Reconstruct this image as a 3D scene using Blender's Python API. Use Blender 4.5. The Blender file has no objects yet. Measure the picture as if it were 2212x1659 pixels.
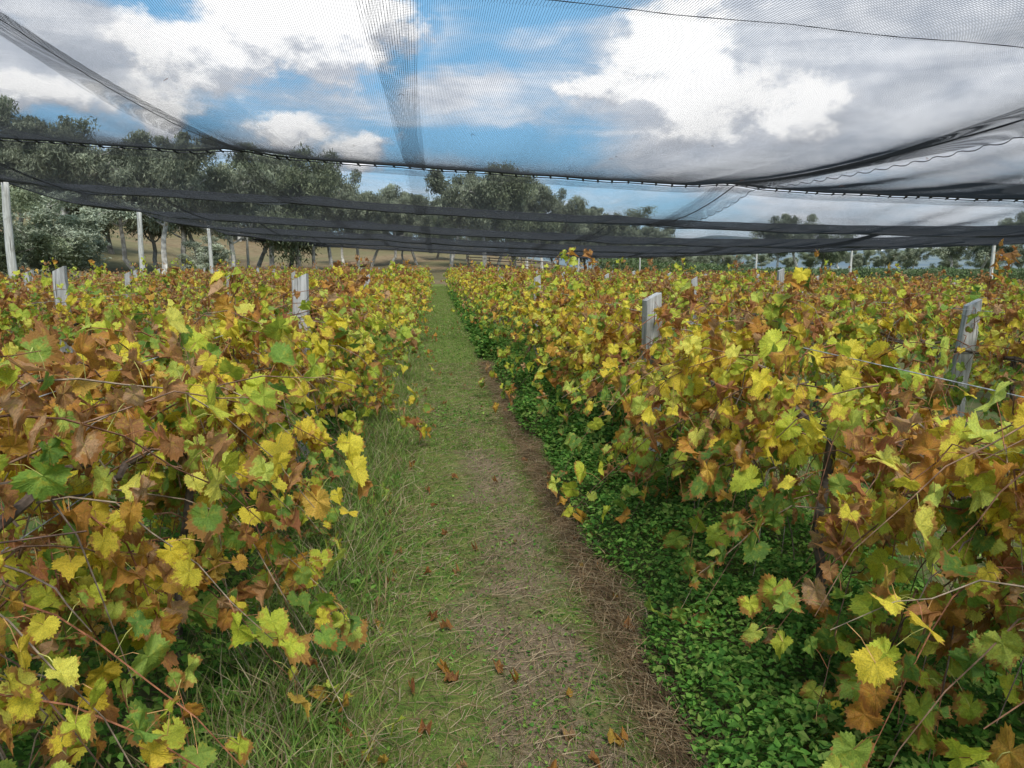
import bpy, math, numpy as np
from mathutils import Vector
rng = np.random.default_rng(7)
scene = bpy.context.scene
scene.view_settings.view_transform = 'Standard'
scene.view_settings.look = 'None'
scene.view_settings.exposure = 0
R = lambda a, b, n=None: rng.uniform(a, b, n)

# ------------------------------------------------------------------ terrain
def sst(a, b, x):
    t = np.clip((x - a) / (b - a), 0, 1); return t * t * (3 - 2 * t)
def gz(x, y):
    x = np.asarray(x, float); y = np.asarray(y, float)
    z = -0.025 * np.clip(x - 5, 0, 45)
    z = z + 0.13 * np.clip(-x - 17, 0, 60) * sst(-5, 50, y)
    z = z + 0.075 * np.clip(y - 72, 0, 90) * sst(45, -5, x)
    return z

# ------------------------------------------------------------------ mesh builder
class MB:
    def __init__(s): s.v=[]; s.f=[]; s.c=[]; s.u=[]; s.m=[]; s.n=0
    def add(s, v, f, col=None, uv=None, mi=0):
        v=np.asarray(v,float).reshape(-1,3); f=np.asarray(f,int)
        s.v.append(v); s.f.append(f+s.n); s.n+=len(v)
        if col is None: col=np.tile([.5,.5,.5,1.],(len(v),1))
        col=np.asarray(col,float)
        if col.ndim==1: col=np.tile(col,(len(v),1))
        if col.shape[1]==3: col=np.hstack([col,np.ones((len(v),1))])
        s.c.append(col)
        s.u.append(np.zeros((len(v),3)) if uv is None else np.asarray(uv,float).reshape(-1,3))
        s.m.append(np.full(len(f),mi))
    def mesh(s, name, mats, smooth=False):
        me=bpy.data.meshes.new(name)
        V=np.vstack(s.v); me.vertices.add(len(V)); me.vertices.foreach_set('co',V.ravel())
        li=np.concatenate([f.ravel() for f in s.f])
        tot=np.concatenate([np.full(len(f),f.shape[1]) for f in s.f])
        st=np.concatenate([[0],np.cumsum(tot)[:-1]])
        me.loops.add(len(li)); me.loops.foreach_set('vertex_index',li)
        me.polygons.add(len(tot)); me.polygons.foreach_set('loop_start',st); me.polygons.foreach_set('loop_total',tot)
        me.polygons.foreach_set('material_index',np.concatenate(s.m))
        me.polygons.foreach_set('use_smooth',np.full(len(tot),smooth))
        a=me.attributes.new('Col','FLOAT_COLOR','POINT'); a.data.foreach_set('color',np.vstack(s.c).ravel())
        a=me.attributes.new('luv','FLOAT_VECTOR','POINT'); a.data.foreach_set('vector',np.vstack(s.u).ravel())
        me.update(calc_edges=True); me.validate()
        for m in mats: me.materials.append(m)
        return me
    def obj(s, name, mats, smooth=False, parent=None):
        o=bpy.data.objects.new(name, s.mesh(name,mats,smooth)); scene.collection.objects.link(o)
        if parent: o.parent=parent
        return o

def tubes(mb, P, rad, sides=4, col=None, mi=0, cap=False):
    P=np.asarray(P,float)
    if P.ndim==2: P=P[None]
    M,n,_=P.shape
    T=np.gradient(P,axis=1); T/=np.linalg.norm(T,axis=2,keepdims=True)+1e-9
    up=np.tile([0.,0,1.],(M,n,1)); vert=np.abs(T[...,2])>.9
    anyv=vert.any(axis=1); up[anyv]=[0.97,0.24,0.1]
    A=np.cross(T,up); A/=np.linalg.norm(A,axis=2,keepdims=True)+1e-9
    B=np.cross(A,T)
    rad=np.broadcast_to(np.asarray(rad,float),(M,n))
    th=np.arange(sides)*2*np.pi/sides
    V=P[:,:,None,:]+rad[:,:,None,None]*(np.cos(th)[None,None,:,None]*A[:,:,None,:]+np.sin(th)[None,None,:,None]*B[:,:,None,:])
    base=(np.arange(M)*n*sides)[:,None,None]+(np.arange(n-1)*sides)[None,:,None]
    j=np.arange(sides)[None,None,:]; j2=(j+1)%sides
    F=np.stack([base+j,base+j2,base+sides+j2,base+sides+j],-1).reshape(-1,4)
    c=None
    if col is not None:
        col=np.asarray(col,float)
        if len(col)==1: col=np.repeat(col,M,axis=0)
        c=np.repeat(col,n*sides,axis=0)
    mb.add(V.reshape(-1,3),F,c,mi=mi)
    if cap:
        e=(np.arange(M)*n*sides)[:,None]+(n-1)*sides+np.arange(sides)[None]
        mb.f.append(e+mb.n-M*n*sides); mb.m.append(np.full(len(e),mi))

def nrm(a): return a/(np.linalg.norm(a,axis=-1,keepdims=True)+1e-9)
def frame(N,T):
    N=nrm(N); T=nrm(T-(T*N).sum(-1,keepdims=True)*N); return np.cross(T,N),T,N

def batch(mb, tv, tf, P, N, T, SX, SY, C, mi=0, SZ=None):
    B,T,N=frame(N,T); n=len(P); k=len(tv)
    SX=np.broadcast_to(SX,(n,)); SY=np.broadcast_to(SY,(n,)); SZ=SY if SZ is None else np.broadcast_to(SZ,(n,))
    V=P[:,None]+SX[:,None,None]*tv[None,:,0,None]*B[:,None]+SY[:,None,None]*tv[None,:,1,None]*T[:,None]+SZ[:,None,None]*tv[None,:,2,None]*N[:,None]
    F=(np.arange(n)*k)[:,None,None]+tf[None]
    C=np.repeat(np.hstack([C,rng.random((n,1))]),k,axis=0)
    uv=np.tile(tv,(n,1))
    mb.add(V,F.reshape(-1,tf.shape[1]),C,uv,mi)

# ---- grape leaf
KA=np.array([0,27,52,80,108,140,165,180.]); KR=np.array([1,.77,.92,.75,.84,.70,.55,.14])
def leaf_template(n, serr):
    th=np.linspace(-180,180,n,endpoint=False)
    r=np.interp(np.abs(th),KA,KR)
    if serr: r=r*(1+np.where(np.arange(n)%2==0,.09,-.06))
    return np.radians(th),r
LT={0:leaf_template(52,True),1:leaf_template(28,True)}
a=np.radians([-180,-108,-80,-52,-26,0,26,52,80,108]); LT[2]=(a,np.interp(np.abs(np.degrees(a)),KA,KR))
a=np.radians([-180,-95,-45,0,45,95]); LT[3]=(a,np.array([.2,.72,.85,.95,.85,.72]))
def leaves(mb,P,N,T,S,C,lvl,curl):
    if len(P)==0: return
    th,r=LT[lvl]; n=len(P); m=len(th)
    rings=[.5,1.] if lvl<2 else [1.]
    X=[np.zeros(1)];Y=[np.zeros(1)];RR=[np.zeros(1)];TH=[np.zeros(1)]
    for q in rings:
        rr=r*q
        X.append(np.sin(th)*rr);Y.append(np.cos(th)*rr);RR.append(rr);TH.append(th)
    X,Y,RR,TH=[np.concatenate(q)[None] for q in (X,Y,RR,TH)]
    fo=(R(-.15,.5,n)+curl*R(-.2,1.0,n))[:,None]; dr=(R(0,.65,n)+curl*R(-.3,.8,n))[:,None]
    wv=(R(.06,.28,n)+curl*.38)[:,None]; ph=R(0,6.28,n)[:,None]; tw=(R(-.35,.35,n)*(1+curl))[:,None]
    Z=fo*np.abs(X)*.8-dr*Y*np.abs(Y)+wv*RR**2*np.sin(3*TH+ph)+.55*wv*RR*np.sin(5*TH+2*ph)+tw*X*Y
    shr=(1-.46*np.clip(curl,0,1))[:,None]
    asp=R(.82,1.12,n)[:,None]
    Xs=X*shr*asp*(1-.25*np.abs(fo)); Ys=Y*(1-.1*np.abs(dr))
    B,T,N=frame(N,T)
    S_=S[:,None,None]
    V=P[:,None]+S_*(Xs[...,None]*B[:,None]+Ys[...,None]*T[:,None]+Z[...,None]*N[:,None])
    k=X.shape[1]; o=(np.arange(n)*k)[:,None,None]
    i=np.arange(m); i2=(i+1)%m
    tri=np.stack([np.zeros(m,int),1+i,1+i2],-1)[None]+o
    Cc=np.repeat(np.hstack([C,rng.random((n,1))]),k,axis=0)
    uv=np.stack([np.broadcast_to(X,(n,k)),np.broadcast_to(Y,(n,k)),np.zeros((n,k))],-1).copy()
    uv[...,2]=rng.random(n)[:,None]*50
    mb.add(V,tri.reshape(-1,3),Cc,uv)
    if len(rings)==2:
        q=np.stack([1+i,1+m+i,1+m+i2,1+i2],-1)[None]+o
        mb.f.append(q.reshape(-1,4)+mb.n-n*k); mb.m.append(np.zeros(n*m,int))

# ------------------------------------------------------------------ node helpers
def newmat(name):
    m=bpy.data.materials.new(name); m.use_nodes=True; nt=m.node_tree; nt.nodes.clear()
    return m,nt
class NT:
    def __init__(s,nt): s.nt=nt
    def n(s,t,**k):
        x=s.nt.nodes.new(t)
        for a,b in k.items(): setattr(x,a,b)
        return x
    def l(s,a,b): s.nt.links.new(a,b)
    def _in(s,sock,v):
        if v is None: return
        if isinstance(v,bpy.types.NodeSocket): s.l(v,sock)
        else: sock.default_value=v
    def m(s,op,a,b=None,c=None,clamp=False):
        x=s.n('ShaderNodeMath',operation=op,use_clamp=clamp)
        s._in(x.inputs[0],a); s._in(x.inputs[1],b); s._in(x.inputs[2],c); return x.outputs[0]
    def vm(s,op,a,b=None):
        x=s.n('ShaderNodeVectorMath',operation=op); s._in(x.inputs[0],a); s._in(x.inputs[1],b); return x.outputs[0]
    def ss(s,v,a,b,lo=0.,hi=1.):
        x=s.n('ShaderNodeMapRange',interpolation_type='SMOOTHSTEP'); s._in(x.inputs[0],v)
        x.inputs[1].default_value=a;x.inputs[2].default_value=b;x.inputs[3].default_value=lo;x.inputs[4].default_value=hi
        return x.outputs[0]
    def noise(s,vec,scale,det=4,rough=.5,dist=0.,out=0):
        x=s.n('ShaderNodeTexNoise'); s._in(x.inputs['Vector'],vec); x.inputs['Scale'].default_value=scale
        x.inputs['Detail'].default_value=det; x.inputs['Roughness'].default_value=rough; x.inputs['Distortion'].default_value=dist
        return x.outputs[out]
    def mix(s,f,a,b,mode='MIX'):
        x=s.n('ShaderNodeMix',data_type='RGBA',blend_type=mode)
        s._in(x.inputs[0],f)
        for i,v in ((6,a),(7,b)):
            if isinstance(v,(tuple,list)) and len(v)==3: v=(*v,1)
            s._in(x.inputs[i],v)
        return x.outputs[2]
    def attr(s,name):
        return s.n('ShaderNodeAttribute',attribute_name=name)
    def pos(s): return s.n('ShaderNodeNewGeometry').outputs['Position']
    def bsdf(s,col,rough=.7,spec=.3,bump=None,bs=.3,bd=.02,trans=0.):
        p=s.n('ShaderNodeBsdfPrincipled'); s._in(p.inputs['Base Color'],col if not isinstance(col,tuple) else (*col,1)[:4])
        p.inputs['Roughness'].default_value=rough; p.inputs['Specular IOR Level'].default_value=spec
        if bump is not None:
            b=s.n('ShaderNodeBump'); b.inputs['Strength'].default_value=bs; b.inputs['Distance'].default_value=bd
            s.l(bump,b.inputs['Height']); s.l(b.outputs[0],p.inputs['Normal'])
        o=s.n('ShaderNodeOutputMaterial'); out=p.outputs[0]
        if trans>0:
            t=s.n('ShaderNodeBsdfTranslucent'); s._in(t.inputs[0],col if not isinstance(col,tuple) else (*col,1)[:4])
            mx=s.n('ShaderNodeMixShader'); mx.inputs[0].default_value=trans
            s.l(out,mx.inputs[1]); s.l(t.outputs[0],mx.inputs[2]); out=mx.outputs[0]
        s.l(out,o.inputs[0])

# ---- materials
def mat_leaf():
    m,nt=newmat('grape_leaf'); g=NT(nt)
    c=g.attr('Col'); u=g.attr('luv')
    sp=g.n('ShaderNodeSeparateXYZ'); g.l(u.outputs['Vector'],sp.inputs[0]); x,y,w=sp.outputs
    th=g.m('ARCTAN2',x,y); r=g.m('SQRT',g.m('ADD',g.m('MULTIPLY',x,x),g.m('MULTIPLY',y,y)))
    v1=g.m('MULTIPLY',g.m('ABSOLUTE',g.m('SINE',g.m('MULTIPLY',th,180/54))),r)
    vein=g.ss(v1,.01,.045,1,0)
    v2=g.m('ABSOLUTE',g.m('SINE',g.m('ADD',g.m('MULTIPLY',r,26.),g.m('MULTIPLY',g.m('ABSOLUTE',g.m('SINE',g.m('MULTIPLY',th,180/54))),-9.))))
    vein2=g.m('MULTIPLY',g.ss(v2,0,.28,1,0),.35)
    vm_=g.m('MAXIMUM',vein,vein2)
    nz=g.noise(u.outputs['Vector'],3.2,4,.65)
    nz2=g.noise(u.outputs['Vector'],14.,3,.6)
    edge=g.m('ADD',g.m('MULTIPLY',r,.75),g.m('MULTIPLY',nz,1.0))
    edge=g.m('ADD',edge,g.m('MULTIPLY',c.outputs['Alpha'],.38))
    eb=g.m('MULTIPLY',g.ss(edge,1.21,1.36),.9)
    hs=g.n('ShaderNodeHueSaturation'); hs.inputs['Saturation'].default_value=.97; g.l(c.outputs['Color'],hs.inputs['Color'])
    g.l(g.ss(nz2,.3,.7,.75,1.2),hs.inputs['Value'])
    base=g.mix(g.m('MULTIPLY',g.ss(nz,.5,.68),.35),hs.outputs[0],(.76,.58,.05))
    base=g.mix(g.m('MULTIPLY',vm_,.42),base,g.mix(.5,base,(.36,.52,.08)))
    base=g.mix(eb,base,(.40,.17,.045))
    spot=g.ss(nz2,.65,.71); base=g.mix(g.m('MULTIPLY',spot,.75),base,(.22,.09,.03))
    g.bsdf(base,.5,.35,bump=g.m('SUBTRACT',nz2,vm_),bs=.5,bd=.008,trans=.40); return m
def mat_col(name,rough=.7,trans=0.,var=.3,sc=6.,spec=.2):
    m,nt=newmat(name); g=NT(nt); c=g.attr('Col'); nz=g.noise(g.pos(),sc,3)
    hs=g.n('ShaderNodeHueSaturation'); g.l(c.outputs['Color'],hs.inputs['Color']); g.l(g.ss(nz,.3,.7,1-var,1+var),hs.inputs['Value'])
    g.bsdf(hs.outputs[0],rough,spec,trans=trans); return m
def mat_wood(name,a,b,dark=(.09,.08,.07)):
    m,nt=newmat(name); g=NT(nt)
    tc=g.n('ShaderNodeTexCoord').outputs['Object']
    st=g.vm('MULTIPLY',tc,(30,30,2.2)); n1=g.noise(st,1.,5,.6,.3); n2=g.noise(tc,4,3)
    col=g.mix(g.ss(n1,.35,.65),a,b); col=g.mix(g.ss(g.noise(g.vm('MULTIPLY',tc,(60,60,1.5)),1.,3,.5),.60,.68),col,dark)
    col=g.mix(g.m('MULTIPLY',g.ss(n2,.5,.7),.5),col,(.26,.24,.20))
    g.bsdf(col,.85,.15,bump=n1,bs=.6,bd=.006); return m
def mat_plain(name,rough=.7):
    m,nt=newmat(name); g=NT(nt); c=g.attr('Col'); g.bsdf(c.outputs['Color'],rough,.1); return m
M_leaf=mat_leaf()
M_cane=mat_col('vine_wood',.8,0,.45,30)
M_grass=mat_col('grass_blade',.6,.3,.2)
M_weed=mat_col('weed_leaf',.65,.28,.3,2.5,.12)
M_net=mat_plain('net_yarn')
M_treeleaf=mat_col('eucalyptus_leaf',.6,.25,.3,.9)
M_bark=mat_col('bark',.85,0,.4,3)
M_post=mat_wood('weathered_timber',(.32,.31,.295),(.56,.55,.53))
M_pole=mat_wood('pale_pole_timber',(.42,.41,.37),(.58,.57,.53))
M_paint=mat_col('painted_metal',.5,0,.08)

def mat_ground():
    m,nt=newmat('ground'); g=NT(nt); p=g.pos()
    s=g.n('ShaderNodeSeparateXYZ'); g.l(p,s.inputs[0]); x,y,z=s.outputs
    n1=g.noise(p,.08,5,.6); n2=g.noise(p,1.3,5,.65); n3=g.noise(p,22,3,.7)
    dry=g.mix(g.ss(n2,.35,.65),(.16,.11,.06),(.235,.175,.10)); dry=g.mix(g.m('MULTIPLY',g.ss(n1,.40,.58),.6),dry,(.12,.125,.055))
    grn=g.mix(g.ss(n2,.38,.62),(.055,.10,.022),(.12,.115,.05)); grn=g.mix(g.m('MULTIPLY',g.ss(n3,.5,.7),.5),grn,(.16,.13,.08))
    inx=g.m('MULTIPLY',g.ss(x,-18,-15),g.ss(x,34,37,1,0)); iny=g.ss(g.m('ADD',y,g.m('MULTIPLY',n1,6)),68,74,1,0)
    f=g.m('MULTIPLY',inx,iny)
    f=g.m('MAXIMUM',f,g.m('MULTIPLY',g.ss(x,20,60),.6))
    g.bsdf(g.mix(f,dry,grn),.95,.1,bump=n3,bs=.5,bd=.03); return m
def mat_path():
    m,nt=newmat('path'); g=NT(nt); p=g.pos()
    s=g.n('ShaderNodeSeparateXYZ'); g.l(p,s.inputs[0]); x,y,z=s.outputs
    n1=g.noise(p,1.6,4,.6,.4); n2=g.noise(p,9,5,.7); n3=g.noise(g.vm('MULTIPLY',p,(40,110,1)),1,3,.7,1.5); n4=g.noise(p,60,3,.7)
    dirt=g.mix(g.ss(n3,.35,.65),(.155,.11,.068),(.30,.23,.145))
    dirt=g.mix(g.ss(n4,.5,.75),dirt,(.12,.085,.055))
    grn=g.mix(g.ss(n2,.4,.6),(.11,.165,.035),(.20,.21,.06))
    cen=g.m('ABSOLUTE',g.m('SUBTRACT',x,.42))
    f=g.m('ADD',g.m('ADD',g.ss(cen,.05,.55,-.08,.28),g.ss(y,4,18,.0,.42)),n1)
    col=g.mix(g.ss(f,.42,.64),dirt,grn)
    straw=g.mix(g.ss(n3,.35,.65),(.10,.062,.034),(.23,.155,.088))
    e=g.m('MULTIPLY',g.ss(g.m('ADD',x,g.m('MULTIPLY',n2,.12)),.74,.86),g.ss(y,8,20,.9,.3))
    col=g.mix(e,col,straw)
    g.bsdf(col,.95,.08,bump=g.m('ADD',n3,n2),bs=.7,bd=.02); return m
M_ground=mat_ground(); M_path=mat_path()

# ------------------------------------------------------------------ ground & path
def grid(name,xs,ys,zf,mat):
    X,Y=np.meshgrid(xs,ys); Z=zf(X,Y); V=np.stack([X,Y,Z],-1).reshape(-1,3)
    nx,ny=len(xs),len(ys); i=np.arange(nx-1)[None]+ (np.arange(ny-1)*nx)[:,None]
    F=np.stack([i,i+1,i+nx+1,i+nx],-1).reshape(-1,4)
    mb=MB(); mb.add(V,F); return mb.obj(name,[mat],True)
xs=np.concatenate([[-2500,-1200,-600,-300,-180],np.arange(-120,121,3.),[180,300,600,1200,2500]])
ys=np.concatenate([[-800,-300,-100,-40],np.arange(-20,200,3.),[260,400,700,1300,3000]])
grid('ground',xs,ys,lambda X,Y: gz(X,Y)-.004+ .12*np.sin(X*.3)*np.sin(Y*.21)*(sst(75,95,Y)),M_ground)
grid('path',np.linspace(-.5,.98,9),np.linspace(-6,70,77),lambda X,Y: gz(X,Y)+.004,M_path)

hx=np.linspace(-200,1600,80)
def hillz(X,Y):
    e=(Y-900)/260
    return -6+ (26+10*np.sin(X*.006)+5*np.sin(X*.021+1)+2*np.sin(X*.08))*np.exp(-e*e)
def mat_hill():
    m,nt=newmat('hill'); g=NT(nt); n=g.noise(g.pos(),.02,5,.6)
    g.bsdf(g.mix(g.ss(n,.4,.6),(.12,.16,.19),(.17,.20,.20)),1,.0); return m
grid('hill',hx,np.linspace(500,1300,25),hillz,mat_hill())

# ------------------------------------------------------------------ vine rows
YEL=np.array([[.86,.66,.03],[.90,.75,.05],[.80,.58,.03],[.86,.79,.11],[.84,.70,.04]])
YG =np.array([[.56,.62,.04],[.68,.71,.055],[.45,.55,.045],[.60,.68,.10]])
GRN=np.array([[.22,.37,.045],[.32,.45,.06],[.15,.28,.04]])
ORG=np.array([[.68,.36,.04],[.72,.44,.06],[.62,.28,.035]])
BRN=np.array([[.46,.20,.06],[.52,.26,.10],[.40,.145,.05],[.58,.34,.17]])
def pick(A,n): return A[rng.integers(0,len(A),n)]
posts={}
rowsL=[-1.15-2.85*k for k in range(5)]
rowsR=[1.7+2.85*k for k in range(11)]
posts[(0,'L')]=[(6.6,1.6,.03)]+[(6.6+7*i,1.50+.05*R(-1,1),.0) for i in range(1,9)]
posts[(0,'R')]=[(5.85,1.46,-.03)]+[(5.85+7*i,1.48+.05*R(-1,1),.0) for i in range(1,9)]
posts[(1,'L')]=[(8.85,1.66,.0)]+[(8.85+7*i,1.5,.0) for i in range(1,8)]
posts[(1,'R')]=[(6.33,1.38,.07)]+[(6.33+7*i,1.42+.05*R(-1,1),.0) for i in range(1,9)]
posts[(2,'R')]=[(16.1,1.66,.0)]+[(16.1+8*i,1.5,.0) for i in range(1,6)]

def make_row(x0,k,side):
    y0=max(0.2,abs(x0)*(1.2 if side=='L' else .75)-1.5) if k>0 else -.3
    y1=65.
    ys_=[];sc_=[]
    yy=y0
    while yy<y1:
        D=math.hypot(x0,yy)
        sc=.96+max(0,min(D,60)-7)*.015
        dens=(28 if k==0 else 21)/sc**2*(1.3 if (k==0 and yy<5.5) else 1.)
        n=rng.poisson(dens); ys_.append(R(yy,yy+1,n)); sc_.append(np.full(n,sc)); yy+=1
    Y=np.concatenate(ys_); SC=np.concatenate(sc_); M=len(Y)
    vig=1+.16*np.sin(Y*1.3+x0)+.12*np.sin(Y*3.1+2*x0)
    sd=np.where(rng.random(M)<.5,-1,1.)
    z0=R(.95,1.36,M)
    vh=sd*R(.05,.95,M)*vig; vy=rng.normal(0,.36,M); vz=R(-.15,.78,M)*vig; g_=R(.9,2.3,M)
    if k==0 and side=='L': vh=np.where(vh>0,vh*1.17,vh)
    vh=np.clip(vh,-.98,.98)
    tall=rng.random(M)<.04; vz[tall]=R(.85,1.15,tall.sum()); g_[tall]=R(.9,1.3,tall.sum()); vh[tall]*=.4
    low=rng.random(M)<(.24+(.22 if side=='L' else .14)*(Y<5)); z0[low]=R(.45,1.0,low.sum()); vz[low]*=.4
    L=R(.75,1.08,M)
    t=np.linspace(0,1,8)[None]*L[:,None]
    wob=np.cumsum(rng.normal(0,.010,(M,8,3)),axis=1)+rng.normal(0,.008,(M,8,3)); wob[:,0]=0
    gx=gz(x0,Y)
    PX=x0+rng.normal(0,.07,M)[:,None]+vh[:,None]*t
    PY=Y[:,None]+vy[:,None]*t
    PZ=gx[:,None]+np.maximum(z0[:,None]+vz[:,None]*t-.5*g_[:,None]*t*t,.12)
    C=np.stack([PX,PY,PZ],-1)+wob
    D=np.hypot(x0,Y)
    mb=MB()
    near=D<13
    cc=pick(np.array([[.17,.08,.045],[.22,.13,.085],[.12,.07,.05],[.28,.21,.15],[.25,.10,.05]]),M)
    tubes(mb,C[near],np.linspace(.0036,.0012,8),4,cc[near],mi=1)
    if (~near).any(): 
        f2=(~near)&(rng.random(M)<.6)
        tubes(mb,C[f2][:,::2],.005,3,cc[f2],mi=1)
    nb=int(10*(14-y0)) if k<2 else 0
    if nb>0:   # twiggy bare laterals inside the canopy
        yb=R(y0,14,nb); t2=np.linspace(0,1,7)[None]; s2=np.where(rng.random(nb)<.5,-1,1.)
        q=np.stack([x0+s2[:,None]*R(.05,.38,nb)[:,None]*t2,yb[:,None]+rng.normal(0,.25,nb)[:,None]*t2,gz(x0,yb)[:,None]+R(.5,1.2,nb)[:,None]+R(0,.6,nb)[:,None]*t2-R(.3,1.1,nb)[:,None]*t2*t2],-1)
        q=q+np.cumsum(rng.normal(0,.02,(nb,7,3)),axis=1)
        tubes(mb,q,np.linspace(.0045,.0014,7),5,pick(np.array([[.24,.20,.16],[.17,.125,.095],[.24,.13,.08]]),nb),mi=1)
    nl=np.where(near,15,14)
    idx=np.repeat(np.arange(M),nl); tt=R(.04,1.0,len(idx))
    seg=tt*7; i0=np.minimum(seg.astype(int),6); fr=(seg-i0)[:,None]
    base=C[idx,i0]*(1-fr)+C[idx,i0+1]*fr
    out=np.stack([sd[idx],np.zeros(len(idx)),np.zeros(len(idx))],-1)
    off=rng.normal(0,.050,base.shape)+out*.02; off[:,2]-=.015
    P=base+off*SC[idx][:,None]
    P[:,2]=np.maximum(P[:,2],gz(P[:,0],P[:,1])+.06)
    zr=P[:,2]-gz(P[:,0],P[:,1])
    N=out*.5+np.array([0,-.3,.5])+rng.normal(0,.5,P.shape)
    T=out*.35+np.array([0,0,-.85])+rng.normal(0,.45,P.shape)
    Dl=np.hypot(P[:,0],P[:,1])
    n=len(P)
    cane=rng.random(M)[idx]*.6+rng.random(n)*.4
    patch=.5+.5*np.sin(P[:,1]*.9+x0*2.3)*np.cos(P[:,1]*.37+x0)
    pb=.11+.22*sst(1.15,1.5,zr)+.12*sst(10,30,Dl)+.10*patch*(k>0)+.10*(k>0)
    if side=='L' : pb=pb+.03
    po=.11+.11*sst(1.1,1.5,zr)
    pg=.30*sst(1.1,.5,zr)+.06+.12*(side=='R')*sst(1.2,.7,zr)
    pyg=.29
    q=np.argsort(np.argsort(cane))/n
    col=pick(YEL,n); cur=np.full(n,.12)
    m1=q<pb; col[m1]=pick(BRN,m1.sum()); cur[m1]=1.
    m2=(~m1)&(q<pb+po); col[m2]=pick(ORG,m2.sum()); cur[m2]=.55
    m3=q>1-pg; col[m3]=pick(GRN,m3.sum())
    m4=(~m3)&(q>1-pg-pyg); col[m4]=pick(YG,m4.sum())
    col=col*R(.82,1.06,n)[:,None]
    S=R(.038,.090,n)*SC[idx]; S[m1]*=.9
    S=S*np.clip(.55+.15*Dl,.78,1.)
    cur=cur*R(.3,1.2,n)
    keep=np.ones(n,bool)
    for (yp,zt,ln) in posts.get((k,side),[])[:2]:
        dv=np.array([0-x0,-yp]); dv/=np.linalg.norm(dv)
        rel=np.stack([P[:,0]-x0,P[:,1]-yp],-1); al=rel@dv; pe=np.abs(rel@np.array([-dv[1],dv[0]]))
        zc={(0,'L'):1.16,(0,'R'):1.12,(1,'L'):1.55,(1,'R'):.85,(2,'R'):1.45}[(k,side)]
        far=2.4 if (k,side)==(1,'R') else 1.7
        keep&=~((al>-.05)&(al<far)&(pe<.12+S)&(zr>zc+.06*al)&(rng.random(n)<.88))
    if side=='R' and k==0:
        dv=np.array([-4.55,-6.33]); dv/=np.linalg.norm(dv); rel=np.stack([P[:,0]-4.55,P[:,1]-6.33],-1); al=rel@dv; pe=np.abs(rel@np.array([-dv[1],dv[0]]))
        keep&=~((al>0)&(pe<.12+S)&(zr>1.22)&(rng.random(n)<.85))
    keep&=~((Dl<1.4))
    for lvl,(a,b) in enumerate([(0,4.2),(4.2,10),(10,26),(26,999)]):
        s=keep&(Dl>=a)&(Dl<b)
        leaves(mb,P[s],N[s],T[s],S[s],col[s],lvl,cur[s])
    # petioles joining the blades to the canes
    s=keep&(Dl<7)
    if s.any():
        mid=(base[s]+P[s])/2+np.array([0,0,.012])
        tubes(mb,np.stack([base[s],mid,P[s]],1),.0011,3,pick(np.array([[.45,.25,.10],[.42,.40,.12],[.35,.14,.07]]),int(s.sum())),mi=1)
    ty=np.arange(y0+.4,y1,1.6)
    ty=ty[ty<40] if k<2 else ty[ty<18]
    if len(ty):
        tp=[]
        for y in ty:
            zz=np.linspace(0,1.0,9); w=np.cumsum(rng.normal(0,.022,(9,2)),axis=0)
            lean=R(-.22,.22)
            tp.append(np.stack([x0+w[:,0],y+w[:,1]+lean*zz,gz(x0,y)+zz-.02],-1))
        tubes(mb,np.array(tp),np.array([.030,.024,.021,.020,.022,.019,.021,.022,.016])[None]*R(.75,1.15,(len(ty),1)),7,np.tile([.13,.10,.08],(len(ty),1)),mi=1)
        ap=[]
        for y in ty:
            for s in (-1,1):
                u=np.linspace(0,.85,7); w=np.cumsum(rng.normal(0,.018,(7,2)),axis=0)
                ap.append(np.stack([x0+w[:,0],y+s*u,gz(x0,y)+.95+.05*np.sin(u*3)+w[:,1]],-1))
        tubes(mb,np.array(ap),np.linspace(.020,.010,7),6,np.tile([.14,.10,.075],(len(ap),1)),mi=1)
    wy=np.linspace(y0,y1,40)
    for zz in (.95,1.32):
        tubes(mb,np.stack([np.full(40,x0),wy,gz(x0,wy)+zz],-1),.0022,4,np.array([[.35,.35,.35]]),mi=1)
    return mb.obj('grapevine_row',[M_leaf,M_cane],False)
for k,x in enumerate(rowsL): make_row(x,k,'L')
for k,x in enumerate(rowsR): make_row(x,k,'R')

# ------------------------------------------------------------------ trellis posts
def slab_post(x,y,h,w,d,lean,yaw,name='trellis_post'):
    mb=MB(); n=9; zs=np.linspace(-.1,h,n)
    prof=np.array([[-1,-.8],[-.8,-1],[.8,-1],[1,-.8],[1,.8],[.8,1],[-.8,1],[-1,.8]])
    V=[]
    for i,z in enumerate(zs):
        s=1+.05*math.sin(i*1.7+x)+ (-.04 if i==n-1 else 0); o=[.006*math.sin(i*1.1+y),.005*math.cos(i*1.3)]
        zz=z+ (prof[:,0]*.03 if i==n-1 else 0)
        V.append(np.stack([prof[:,0]*w/2*s+o[0]+lean*z,prof[:,1]*d/2*s+o[1],np.full(8,1.)*zz],-1))
    V=np.array(V).reshape(-1,3)
    F=[[i*8+j,i*8+(j+1)%8,(i+1)*8+(j+1)%8,(i+1)*8+j] for i in range(n-1) for j in range(8)]
    mb.add(V,F); mb.f.append(np.array([[(n-1)*8+j for j in range(8)]])); mb.m.append(np.zeros(1,int))
    for z in (.95,1.27,1.31):
        if z<h-.1:
            th=np.linspace(0,2*np.pi,13)
            q=np.stack([np.clip(np.cos(th)*1.3,-1,1)*(w/2+.004)+lean*z,np.clip(np.sin(th)*1.3,-1,1)*(d/2+.004),z+.01*np.sin(th)],-1)
            tubes(mb,q,.0022,4,np.array([[.2,.2,.2]]),mi=1)
    o=mb.obj(name,[M_post,M_paint]); o.location=(x,y,float(gz(x,y))); o.rotation_euler=(0,0,yaw)
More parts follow.
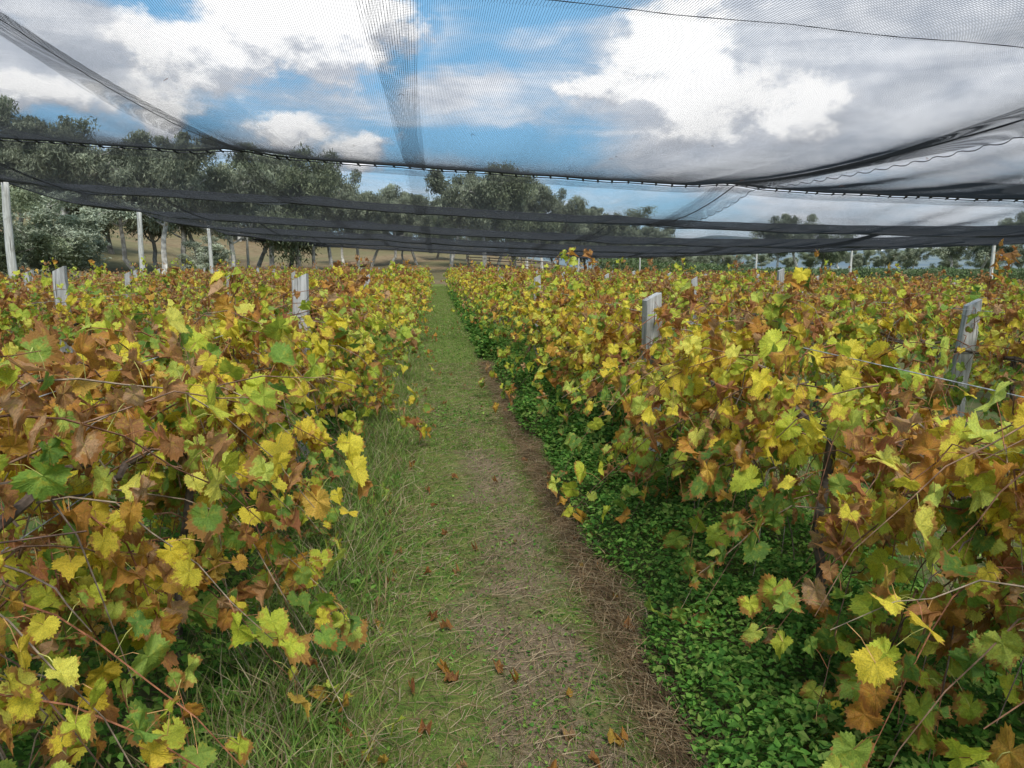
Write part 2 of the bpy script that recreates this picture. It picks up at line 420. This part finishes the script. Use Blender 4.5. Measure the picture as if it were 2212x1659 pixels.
for (k,s),ps in posts.items():
    x0=(rowsL if s=='L' else rowsR)[k]
    for i,(y,zt,ln) in enumerate(ps):
        slab_post(x0,y,zt,.125 if i==0 else .11,.10,ln,R(-.3,.3))
for k in range(3,8):
    for y in (22,30,39,50): slab_post(rowsR[k],y+R(-2,2),1.5,.12,.1,0,R(-.3,.3))
for k in range(2,5):
    for y in (19,27,36,46): slab_post(rowsL[k],y+R(-2,2),1.52,.12,.1,0,R(-.3,.3))

# ------------------------------------------------------------------ net
pk=np.array([-16,-13,-8.4,-4,0,6,11.4,17.5,25,31,36.]); pv=np.array([2.5,2.45,2.3,2.05,1.74,1.48,1.36,1.3,1.42,1.7,1.95])
pc=np.polyfit(pk,pv,4)
CY=np.array([-8,5.6,15,25,38.5,54.5,70.5,86.]); AS=np.array([.2,.18,.5,.55,.6,.6,.6])
def xl(y): return -10.7-.078*y
def xr(y): return 26.2+.12*y
def netz(x,y):
    z=1.7+np.polyval(pc,x)
    i=np.clip(np.searchsorted(CY,y,side='right')-1,0,len(AS)-1)
    f=(y-CY[i])/(CY[i+1]-CY[i]); f=np.clip(f,0,1)
    ed=sst(0,4,x-xl(y))*.6+.4
    z=z-AS[i]*4*f*(1-f)*ed
    z=z+(.015*np.sin(x*1.7+.3*y)+.010*np.sin(x*5.3-.5*y))*np.sin(f*np.pi)+.008*np.sin(x*4.1+y*.7)
    z=z+.10*np.exp(-((x+3.5)/.5)**2)+.08*np.exp(-((x-5.9)/.5)**2)
    return z
NETC=np.array([[.055,.057,.064]])
mb=MB()
for b in range(len(AS)):
    ya,yb=CY[b],CY[b+1]
    g0=.0 if b!=2 else .14
    ns=10 if b<4 else 8
    f=np.linspace(0,1,ns+1); yl=ya+g0+(yb-ya-g0)*f
    sp=.02 if b<3 else (.03 if b<5 else .045); th=(.00130 if b<2 else .0014)*sp/.02
    if b==0: sp=.024; th=.0016
    nu=int(43/sp); u=(np.arange(nu)+.5)/nu
    u=u+.0009*np.sin(u*180)+.0005*np.sin(u*71)
    Y=np.tile(yl,(nu,1)); X=xl(Y)+(xr(Y)-xl(Y))*u[:,None]
    tubes(mb,np.stack([X,Y,netz(X,Y)],-1),th,3,NETC)
    sp2=.02 if b<3 else (.04 if b<5 else .07); r2=(.00060 if b<2 else .00068)*sp2/.02
    if b==0: sp2=.03; r2=.00085
    nv=int((yb-ya-g0)/sp2); yv=ya+g0+(np.arange(nv)+.5)*(yb-ya-g0)/nv
    nx=30; uu=np.linspace(0,1,nx); Y=np.tile(yv[:,None],(1,nx)); X=xl(Y)+(xr(Y)-xl(Y))*uu
    Y2=Y+.012*np.sin(X*.8+yv[:,None]*.25)
    tubes(mb,np.stack([X,Y2,netz(X,Y)],-1),r2,3,NETC)
    if b>1:
        for q in range(10):
            yy=ya+g0+.03+q*.035; X=np.linspace(xl(yy),xr(yy),60)
            tubes(mb,np.stack([X,np.full(60,yy)+.01*np.sin(X*3+q),netz(X,np.full(60,yy))-.02],-1),.0022,3,NETC*.7)
    if b==1:
        for q in range(14):
            yy=yb-.03-q*.04; X=np.linspace(xl(yy),xr(yy),60)
            tubes(mb,np.stack([X,np.full(60,yy)+.01*np.sin(X*3+q),netz(X,np.full(60,yy))-.02],-1),.0019,3,NETC*.7)
    for (a,bb,dn,rr) in ((-.46,-.12,.018,.0016),(-3.72,-3.32,.016,.0018),(5.55,6.25,.018,.0020),(15.2,15.9,.02,.0025),(-8.6,-8.4,.02,.002)):
        xx=np.arange(a,bb,dn); ym=np.linspace(ya+g0,yb,ns+1)
        Y=np.tile(ym,(len(xx),1)); mid=(a+bb)/2
        wdt=1+.35*np.sin(Y*.6+a*3)
        X=mid+(xx[:,None]-mid)*wdt
        tubes(mb,np.stack([X,Y,netz(X,Y)-.03],-1),rr,3,NETC*.7)
        yv=np.arange(ya+g0,yb,.03 if b<3 else .06); X=np.tile(np.linspace(a,bb,5),(len(yv),1)); Y=np.tile(yv[:,None],(1,5))
        tubes(mb,np.stack([X,Y,netz(X,Y)-.03],-1),.0007 if b<3 else .0016,3,NETC*.7)
net=mb.obj('shade_netting',[M_net])
mb=MB()
CC=np.array([[.035,.035,.04]])
for i,y in enumerate(CY):
    X=np.linspace(xl(y),xr(y),90); Y=np.full(90,y)
    tubes(mb,np.stack([X,Y+(0 if i!=1 else .03*(X-5)),netz(X,Y)],-1),[.004,.003,.016,.018,.022,.025,.028,.03][i],5,CC)
    if i==2:
        tubes(mb,np.stack([X,Y+.14,netz(X,Y+.14)],-1),.011,5,CC)
        xc=np.arange(-11,27,.3); xc=xc+R(-.07,.07,len(xc)); m=len(xc)
        P=np.stack([np.stack([xc,np.full(m,y-.02),netz(xc,np.full(m,y))-.005],-1),np.stack([xc+.04,np.full(m,y+.16),netz(xc,np.full(m,y+.14))-.005],-1)],1)
        tubes(mb,P,.02,4,CC)
for xx,rr in ((-3.5,.004),(5.9,.010),(15.5,.014),(-8.5,.01),(24,.014)):
    Y=np.linspace(-8,86,180); X=np.full(180,xx); tubes(mb,np.stack([X,Y,netz(X,Y)-.02],-1),rr,5,CC)
for e in (xl,xr):
    Y=np.linspace(-8,86,180); X=e(Y); tubes(mb,np.stack([X,Y,netz(X,Y)],-1),.02,5,CC)
Y=np.linspace(4,86,900); X=6.25+.04*np.abs(np.sin(Y*7)); tubes(mb,np.stack([X,Y,netz(X,Y)-.03-.03*np.abs(np.sin(Y*7))],-1),.006,4,CC)
mb.obj('support_cables',[M_net])
mb=MB(); n=16
X=R(-5,8,n);Y=R(6.5,14.5,n); L=R(.02,.05,n); A=R(0,6.28,n); t=np.linspace(-1,1,6)[None]
cx=X[:,None]+L[:,None]*(np.cos(A)[:,None]*t+.5*np.sin(A)[:,None]*t*t); cy=Y[:,None]+L[:,None]*(np.sin(A)[:,None]*t-.5*np.cos(A)[:,None]*t*t)
tubes(mb,np.stack([cx,cy,netz(cx,cy)-.01-.02*t*t],-1),.0025,4,pick(np.array([[.07,.05,.04],[.25,.11,.06],[.08,.06,.05]]),n))
mb.obj('twig_debris',[M_cane])

def net_pole(x,y,ztop,r=.1):
    z0=float(gz(x,y)); h=ztop-z0; mb=MB(); n=10; zz=np.linspace(-.2,h+.08,n)
    w=np.cumsum(rng.normal(0,.012,(n,2)),axis=0)
    tubes(mb,np.stack([w[:,0],w[:,1],zz],-1),np.linspace(r*1.2,r*.85,n),10,None,cap=True)
    tubes(mb,np.array([[-.0,-.12,h-.02],[0,.12,h-.02]]),.012,6,np.array([[.2,.2,.2]]),mi=1)
    o=mb.obj('net_pole',[M_pole,M_paint],True); o.location=(x,y,z0)
nzf=lambda x,y: float(netz(np.array(float(x)),np.array(float(y))))
for y in (25,38.5,54.5,70.5,86): net_pole(xl(y),y,nzf(xl(y),y)+.03,.12)
for y in (25,41,60,86): net_pole(xr(y),y,nzf(xr(y),y)+.03)
for x in (1.8,9,16,23): net_pole(x,86.,nzf(x,86)+.03,.09)

# ------------------------------------------------------------------ ground cover
bl_v=np.array([[-.5,0,0],[.5,0,0],[-.38,.5,.10],[.38,.5,.10],[0,1,.42]]); bl_f4=np.array([[0,1,3,2]]); bl_f3=np.array([[2,3,4]])
def blades(mb,P,H,W,C,lean=.5):
    n=len(P); T=np.tile([0,0,1.],(n,1))+rng.normal(0,lean,(n,3))*[1,1,.2]; N=rng.normal(0,1,(n,3))*[1,1,.3]
    B,T,N=frame(N,T); k=5
    V=P[:,None]+W[:,None,None]*bl_v[None,:,0,None]*B[:,None]+H[:,None,None]*(bl_v[None,:,1,None]*T[:,None]+bl_v[None,:,2,None]*N[:,None])
    V[:,4,2]-=.25*H*np.minimum(lean,1)
    o=(np.arange(n)*k)[:,None,None]
    mb.add(V,(bl_f4[None]+o).reshape(-1,4),np.repeat(np.hstack([C,np.ones((n,1))]),k,axis=0))
    mb.f.append((bl_f3[None]+o).reshape(-1,3)+mb.n-n*k); mb.m.append(np.zeros(n,int))
def vn(x,y,s=1.,o=0.):
    return .5+.25*(np.sin(x*3.1*s+o)*np.cos(y*2.3*s+o*2)+np.sin(x*7.3*s+y*4.1*s+o)*.6+np.cos(y*9.7*s-x*5.3*s)*.4)
GC=np.array([[.14,.25,.045],[.19,.30,.05],[.26,.32,.08],[.13,.21,.04]]); SC_=np.array([[.40,.32,.18],[.31,.23,.12],[.46,.39,.24],[.25,.18,.10]])
mb=MB()
def pathgrass(n,ya,yb,h0,h1,w):
    x=R(-.5,.98,n); y=ya+(yb-ya)*rng.random(n)**1.3
    f=vn(x,y,1.,.7)+.35*np.abs((x-.42)/.6)**2+.3*sst(5,14,y)-.12; k=rng.random(n)<np.clip(f*1.5,.2,1)
    k&=~((x>.74)&(rng.random(n)<.7)&(y<10))
    x=x[k];y=y[k];m=len(x); c=pick(GC,m); s=rng.random(m)<.2; c[s]=pick(SC_,s.sum())
    blades(mb,np.stack([x,y,gz(x,y)+0*x],-1),R(h0,h1,m),R(w*.6,w,m),c,.75)
pathgrass(78000,1.2,8,.012,.045,.004); pathgrass(50000,7,20,.02,.05,.008); pathgrass(32000,18,62,.03,.07,.02)
n=17000; x=rng.normal(-.60,.2,n); x=np.clip(x,-1.4,-.1); y=1+13*rng.random(n)**1.3
c=pick(GC,n)*1.05; s=rng.random(n)<.33; c[s]=pick(SC_,s.sum())
blades(mb,np.stack([x,y,0*x],-1),R(.08,.36,n)*(1-.4*sst(-.45,-.2,x)),R(.003,.007,n),c,.55)
n=14000; x=R(-1.0,-.15,n); y=1+25*rng.random(n); c=pick(GC,n); s=rng.random(n)<.3; c[s]=pick(SC_,s.sum())
blades(mb,np.stack([x,y,0*x],-1),R(.03,.12,n),R(.004,.009,n),c,.7)
n=26000; x=R(.95,6.,n); y=1+16*rng.random(n); c=pick(GC,n); s=rng.random(n)<.45; c[s]=pick(SC_,s.sum())
blades(mb,np.stack([x,y,gz(x,y)],-1),R(.04,.16,n),R(.005,.01,n),c,.7)
n=16000; x=R(-6,-1,n); y=.5+16*rng.random(n); c=pick(GC,n); s=rng.random(n)<.35; c[s]=pick(SC_,s.sum())
blades(mb,np.stack([x,y,gz(x,y)],-1),R(.04,.18,n),R(.005,.01,n),c,.7)
mb.obj('grass',[M_grass])
mb=MB(); n=13000; x=R(-.3,.98,n); y=1.4+12*rng.random(n)**1.4
xe=rng.random(n)<.5; x[xe]=rng.normal(.86,.09,xe.sum())
L=R(.02,.09,n); A=np.where(rng.random(n)<.5,rng.normal(1.3,.6,n),R(0,3.14,n)); A[xe]=rng.normal(1.9,.55,xe.sum()); L[xe]*=1.3
d=np.stack([np.cos(A),np.sin(A),rng.normal(0,.08,n)],-1)*L[:,None]; p=np.stack([x,y,.008+.02*rng.random(n)+xe*.03*rng.random(n)],-1)
bend=rng.normal(0,.12,(n,3))*L[:,None]; bend[:,2]=np.abs(bend[:,2])
tubes(mb,np.stack([p-d,p+bend,p+d],1),.0013,3,pick(np.array([[.40,.29,.17],[.45,.35,.22],[.30,.20,.11],[.18,.12,.07]]),n))
mb.obj('straw_litter',[M_grass])
w_v=np.array([[0,0,0],[-.36,.30,.08],[.36,.30,.08],[-.22,.65,.04],[.22,.65,.04],[0,1.1,-.1],[0,.5,-.02]])
w_f=np.array([[0,6,1],[0,2,6],[1,6,3],[2,4,6],[3,6,5],[6,4,5]])
WC=np.array([[.08,.19,.028],[.115,.25,.04],[.06,.155,.025],[.16,.29,.05],[.20,.29,.06]])
mb=MB()
def weeds(n,xa,xb,ya,yb,hmax,s0,s1,cov=.5):
    x=R(xa,xb,n); y=ya+(yb-ya)*rng.random(n)**1.4
    f=vn(x,y,.8,2.); k=f+R(-.25,.25,n)>1-cov-.1
    x=x[k];y=y[k];m=len(x)
    xa_=xa+.10*np.sin(y*2.1)+.06*np.sin(y*5.3+1)
    env=hmax*(.45+.75*np.clip(vn(x,y,1.3,4.),0,1))*np.clip((x-xa_)/.22,.06,1)*np.clip((xb-x)/.25,.12,1)
    z=env*(1-rng.random(m)**2*.75)
    P=np.stack([x,y,gz(x,y)+z],-1); N=np.tile([0,0,1.],(m,1))+rng.normal(0,.45,(m,3)); T=rng.normal(0,1,(m,3))*[1,1,.25]
    S=R(s0,s1,m)*np.clip((x-xa_)/.12+.3,.35,1); batch(mb,w_v,w_f,P,N,T,S,S,pick(WC,m)*R(.75,1.25,m)[:,None])
weeds(60000,.86,2.5,1.2,7.5,.30,.016,.040,.9)
weeds(32000,.86,2.5,6,18,.32,.03,.06,.9)
weeds(16000,-2.0,-.75,1.2,9,.26,.022,.05,.75)
weeds(9000,-2.0,-.75,8,20,.28,.04,.07,.8)
weeds(14000,-.6,.95,1.6,9,.02,.010,.024,.5)
weeds(6000,-.5,.98,8,26,.03,.02,.04,.5)
weeds(9000,2.4,5.5,1.5,12,.14,.03,.05,.5)
weeds(9000,-.95,-.25,2.5,30,.10,.03,.05,.5)
weeds(9000,.8,1.3,14,45,.35,.06,.10,.8)
mb.obj('weeds',[M_weed])
mb=MB(); n=150; x=R(-.45,1.0,n); y=2.+26*rng.random(n)**1.6
a=rng.random(n)<.45; x[a]=rng.normal(-.15,.2,a.sum())
N=np.tile([0,0,1.],(n,1))+rng.normal(0,.25,(n,3)); T=rng.normal(0,1,(n,3))*[1,1,.1]
leaves(mb,np.stack([x,y,gz(x,y)+.03],-1),N,T,R(.025,.05,n),pick(np.vstack([BRN,BRN,BRN,ORG])*.65,n),1,np.full(n,1.0))
mb.obj('fallen_leaves',[M_leaf])

# ------------------------------------------------------------------ trees
def tree_mesh(seed,style):
    r=np.random.default_rng(seed); mb=MB(); H=12.
    bark=np.array([[.38,.36,.32]]) if style!='dark' else np.array([[.20,.18,.15]])
    def limb(p0,d,L,r0,r1,n=7,droop=0.):
        pts=[p0]; d=d/np.linalg.norm(d)
        for i in range(n-1):
            d=d+r.normal(0,.16,3)+np.array([0,0,.05-droop]); d/=np.linalg.norm(d); pts.append(pts[-1]+d*L/(n-1))
        pts=np.array(pts); tubes(mb,pts,np.linspace(r0,r1,n),6,bark,mi=1); return pts
    bushy=style in('silver','dark')
    tr=limb(np.array([0,0,-.3]),np.array([r.normal(0,.08),r.normal(0,.08),1.]),H*.68,.22,.09,10)
    ends=[]
    nl=r.integers(9,13)
    for i in range(nl):
        b=tr[r.integers(2 if bushy else 4,10)]; az=i*2.4+r.uniform(-.4,.4)
        el=r.uniform(.45,1.25); L=r.uniform(.2,.38)*H
        p=limb(b,np.array([math.cos(az)*math.cos(el),math.sin(az)*math.cos(el),math.sin(el)]),L,.09,.04)
        ends+= [p[-1],p[-2],p[-4]]
        for j in range(3):
            b2=p[r.integers(2,7)]; dd=r.normal(0,1,3); dd[2]=abs(dd[2])*.6+.1
            q=limb(b2,dd,r.uniform(.08,.15)*H,.035,.012,5,.03); ends+=[q[-1],q[-2]]
    ends+=[tr[-1]+r.normal(0,.4,3) for _ in range(5)]
    ends=np.array(ends)
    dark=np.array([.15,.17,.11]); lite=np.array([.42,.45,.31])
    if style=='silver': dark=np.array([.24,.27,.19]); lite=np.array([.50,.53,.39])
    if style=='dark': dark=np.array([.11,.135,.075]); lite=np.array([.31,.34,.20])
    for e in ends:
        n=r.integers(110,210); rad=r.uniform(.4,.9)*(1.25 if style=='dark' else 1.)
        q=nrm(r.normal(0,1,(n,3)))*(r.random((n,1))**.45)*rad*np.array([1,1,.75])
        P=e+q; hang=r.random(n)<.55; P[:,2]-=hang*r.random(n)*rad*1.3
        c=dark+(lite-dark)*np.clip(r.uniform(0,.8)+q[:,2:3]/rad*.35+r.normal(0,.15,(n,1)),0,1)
        N=r.normal(0,1,(n,3)); T=r.normal(0,.5,(n,3))+[0,0,-1.]
        lv=np.array([[0,-.5,0],[-.5,0,.1],[.5,0,.1],[0,.6,0]]); lf=np.array([[0,2,3,1]])
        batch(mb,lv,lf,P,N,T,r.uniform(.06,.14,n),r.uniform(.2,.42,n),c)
    return mb.mesh('eucalyptus_foliage',[M_treeleaf,M_bark])
TM=[tree_mesh(s,st) for s,st in ((1,'n'),(2,'n'),(3,'n'),(4,'dark'),(5,'n'),(6,'dark'))]
TS=tree_mesh(11,'silver')
def tree(azd,d,topdeg,me,wx=1.,name='eucalyptus_tree'):
    x=d*math.tan(math.radians(azd)); g=float(gz(x,d)); H=topdeg/773*d+1.7-g; s=H/12.2
    o=bpy.data.objects.new(name,me); scene.collection.objects.link(o); o.location=(x,d,g); o.scale=(s*wx,s*wx,s); o.rotation_euler=(0,0,R(0,6.28))
T_=[(-31,66,130,3),(-29,62,135,0),(-26.6,64,155,0),(-24.1,62,174,4),(-22.3,70,162,1),(-20,66,126,2),(-18.2,60,148,2),(-15.8,72,134,0),(-13.8,66,126,4),(-11.5,74,134,1),(-9.3,70,128,5),
(-7.3,80,108,0),(-5.4,84,92,4),(-3.2,92,84,2),(-1.2,96,82,1),(1.2,90,100,0),(3.7,82,126,4),(5.9,84,112,5),(7.9,92,88,0),(9.9,96,72,1),(12,100,76,4),(13.8,104,58,0),(15.5,112,46,1),(17.5,120,30,2),
(19.5,150,22,0),(21.5,160,28,1),(24.4,150,56,4),(25.9,150,60,0),(27.2,156,48,5),(29.3,165,30,1),(31,170,22,0),(32.8,165,26,2),(35,140,52,4),(36.4,138,60,1),(38.1,145,44,0),(40.2,150,40,5),(43,150,40,1)]
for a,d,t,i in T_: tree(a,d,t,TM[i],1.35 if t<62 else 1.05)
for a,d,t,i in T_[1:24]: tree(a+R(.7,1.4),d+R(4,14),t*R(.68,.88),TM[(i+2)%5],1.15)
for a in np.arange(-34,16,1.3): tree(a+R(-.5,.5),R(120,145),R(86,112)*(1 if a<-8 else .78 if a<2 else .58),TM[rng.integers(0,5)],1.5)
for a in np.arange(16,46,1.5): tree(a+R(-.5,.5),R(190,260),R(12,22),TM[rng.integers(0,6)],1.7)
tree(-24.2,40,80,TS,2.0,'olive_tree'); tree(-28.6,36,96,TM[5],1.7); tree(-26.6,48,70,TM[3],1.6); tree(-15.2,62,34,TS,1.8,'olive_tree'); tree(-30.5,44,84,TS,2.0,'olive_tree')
mb=MB(); n=26000; x=R(20,95,n); y=88+.25*x+R(-4,4,n); h=1.6+1.1*vn(x*.2,y*.2,1.,1.)
P=np.stack([x,y,gz(x,y)+h*rng.random(n)**.7],-1); C=pick(np.array([[.07,.11,.04],[.12,.17,.06],[.15,.18,.09]]),n)
batch(mb,np.array([[0,-.5,0],[-.5,0,.1],[.5,0,.1],[0,.6,0]]),np.array([[0,2,3,1]]),P,rng.normal(0,1,(n,3)),rng.normal(0,1,(n,3)),R(.12,.25,n),R(.3,.55,n),C)
mb.obj('shrubs',[M_treeleaf])

# ------------------------------------------------------------------ fence, box
def box(mb,c,s,col=(.5,.5,.5),mi=0):
    v=np.array([[x,y,z] for x in(-.5,.5) for y in(-.5,.5) for z in(-.5,.5)])*s+np.array(c)
    mb.add(v,[[0,1,3,2],[4,6,7,5],[0,4,5,1],[2,3,7,6],[0,2,6,4],[1,5,7,3]],np.array(col),mi=mi)
mb=MB(); FC=(.13,.105,.085)
fx=np.arange(4,16,2.5)
for i,x in enumerate(fx):
    box(mb,(x,92,float(gz(x,92))+.65),(.16,.16,1.4),FC)
    if i<len(fx)-1:
        for z in (.5,.95,1.25):
            a=np.array([x,92.12,float(gz(x,92))+z]); b=np.array([fx[i+1],92.12,float(gz(fx[i+1],92))+z]); tubes(mb,np.array([a,b]),.055,4,np.array([FC]))
mb.obj('timber_fence',[M_bark])
def pivot(me_obj,x,y): me_obj.location=(x,y,float(gz(x,y)))
mb=MB(); W=(.75,.75,.73); box(mb,(0,0,.45),(1.2,.8,.7),W); box(mb,(0,0,.835),(1.3,.9,.07),(.6,.6,.6)); 
for sx in(-.45,.45): box(mb,(sx,0,.05),(.12,.7,.1),(.2,.18,.15))
o=mb.obj('beehive',[M_paint]); pivot(o,-22.5,86)
mb=MB(); tubes(mb,np.array([[0,0,.28],[2.4,.2,.3]]),.28,10,np.array([[.2,.13,.08]]),cap=True); tubes(mb,np.array([[.6,.9,.2],[2.6,.7,.22]]),.2,10,np.array([[.2,.13,.08]]),cap=True)
o=mb.obj('log_pile',[M_bark]); pivot(o,-10,92)

# ------------------------------------------------------------------ world
w=bpy.data.worlds.new('World'); scene.world=w; w.use_nodes=True; nt=w.node_tree; nt.nodes.clear(); g=NT(nt)
SUN=Vector((.16,-.78,1.0)).normalized(); el=math.asin(SUN.z); az=math.atan2(SUN.x,SUN.y)
sky=g.n('ShaderNodeTexSky',sky_type='NISHITA'); sky.sun_disc=False; sky.sun_elevation=el; sky.sun_rotation=az; sky.air_density=1.0; sky.dust_density=.6; sky.ozone_density=1.5
D=g.n('ShaderNodeTexCoord').outputs['Generated']
sp=g.n('ShaderNodeSeparateXYZ'); g.l(D,sp.inputs[0]); x,y,z=sp.outputs
A=g.m('ARCTAN2',x,y); E=g.m('ARCSINE',z)
V=g.vm('MULTIPLY',D,(1,1,1.6))
wn=g.noise(V,8.,4,.55,0.,out=1); ws=g.n('ShaderNodeSeparateXYZ'); g.l(wn,ws.inputs[0])
A=g.m('ADD',A,g.m('MULTIPLY',g.m('SUBTRACT',ws.outputs[0],.5),.12)); E=g.m('ADD',E,g.m('MULTIPLY',g.m('SUBTRACT',ws.outputs[1],.5),.09))
f1=g.noise(V,15,10,.62,.0); f1b=g.noise(g.vm('ADD',V,(.006,-.01,.028)),15,10,.62,.0)
fbig=g.noise(g.vm('MULTIPLY',D,(1,1,3.6)),2.6,6,.55,.3)
fstr=g.noise(g.vm('MULTIPLY',D,(1,1,6.)),3.4,7,.6,.6)
def ang(px,py):
    u=px*.463; v=py*.463; return math.atan((u-512)/773)+.0995, math.atan((265-v)/773*math.cos(math.atan((u-512)/773)))
def blob(px,py,wx,wy,sx=0,sy=0):
    a,e=ang(px,py); da=wx*.463/773; de=wy*.463/773
    q=g.m('POWER',g.m('MULTIPLY',g.m('SUBTRACT',A,a+sx*da),1/da),2.); q2=g.m('POWER',g.m('MULTIPLY',g.m('SUBTRACT',E,e+sy*de),1/de),2.)
    return g.m('SUBTRACT',1.,g.m('SQRT',g.m('ADD',q,q2)))
def mx(l):
    o=l[0]
    for q in l[1:]:
        x_=g.n('ShaderNodeMath',operation='SMOOTH_MAX'); g.l(o,x_.inputs[0]); g.l(q,x_.inputs[1]); x_.inputs[2].default_value=.15; o=x_.outputs[0]
    return o
CU=[(640,70,225,140),(440,135,170,80),(750,90,150,125),(1440,165,165,135),(1510,250,170,95),(640,285,80,50),(790,325,100,42),(400,262,80,48),(1710,245,115,75),(110,225,155,46),(600,0,150,90),(1290,225,100,52)]
dens=mx([blob(*c) for c in CU]); lit=mx([blob(c[0],c[1],c[2],c[3],-.08,.45) for c in CU])
nz=g.m('MULTIPLY',g.m('SUBTRACT',f1,.5),1.9)
dm=g.m('MULTIPLY',g.ss(g.m('ADD',dens,nz),-.02,.46),.97)
litv=g.m('ADD',g.m('MULTIPLY',lit,.85),g.m('MULTIPLY',g.m('SUBTRACT',f1,f1b),2.2))
cucol=g.mix(g.ss(litv,-.25,.42),(4.7,5.0,5.6),(9.6,9.6,9.6))
def gau(px,py,wx,wy,wgt):
    b=blob(px,py,wx,wy); return g.m('MULTIPLY',g.m('MAXIMUM',b,0.),wgt)
acc=g.m('MULTIPLY',fbig,.5); acc=g.m('ADD',acc,g.m('MULTIPLY',fstr,.6))
for b in [(1900,180,620,330,.55),(1500,330,360,90,.3),(120,110,330,110,.3),(200,190,300,60,.25),(1000,210,170,50,.25),(680,220,180,40,.2),(1100,60,220,60,-.28),(1040,150,160,60,-.18),(950,330,330,50,-.26),(600,225,200,20,-.12),(330,40,180,40,-.25),(880,40,60,200,-.3),(560,255,300,30,-.15),(1230,330,200,60,-.2),(1750,430,260,40,-.15),(80,70,150,20,-.15)]:
    acc=g.m('ADD',acc,gau(*b))
sm=g.m('MULTIPLY',g.ss(acc,.38,.76),.95)
scol=g.mix(g.ss(g.m('ADD',g.m('MULTIPLY',fstr,.6),g.m('MULTIPLY',f1,.4)),.38,.62),(4.5,4.85,5.5),(7.4,7.6,8.0))
blue=g.mix(1.,sky.outputs[0],(.62,.92,1.12),'MULTIPLY')
blue=g.mix(.65,blue,(2.1,4.6,6.9))
c=g.mix(sm,blue,scol); c=g.mix(dm,c,cucol)
hz=g.ss(z,-.01,.10,1,0); c=g.mix(g.m('MULTIPLY',hz,.4),c,(5.6,6.1,6.7))
bg=g.n('ShaderNodeBackground'); g.l(c,bg.inputs[0]); bg.inputs[1].default_value=.15
o=g.n('ShaderNodeOutputWorld'); g.l(bg.outputs[0],o.inputs[0])

sl=bpy.data.lights.new('sun','SUN'); sl.energy=4.4; sl.angle=math.radians(22); sl.color=(1,.975,.92)
so=bpy.data.objects.new('sun',sl); scene.collection.objects.link(so); so.rotation_euler=SUN.to_track_quat('Z','Y').to_euler(); so.location=(10,-10,30)

cam=bpy.data.cameras.new('camera'); co=bpy.data.objects.new('camera',cam); scene.collection.objects.link(co)
cam.sensor_width=36; cam.lens=27.2; cam.clip_start=.05; cam.clip_end=6000
co.location=(0,0,1.7); co.rotation_euler=(math.radians(90-8.75),0,math.radians(-5.7)); scene.camera=co
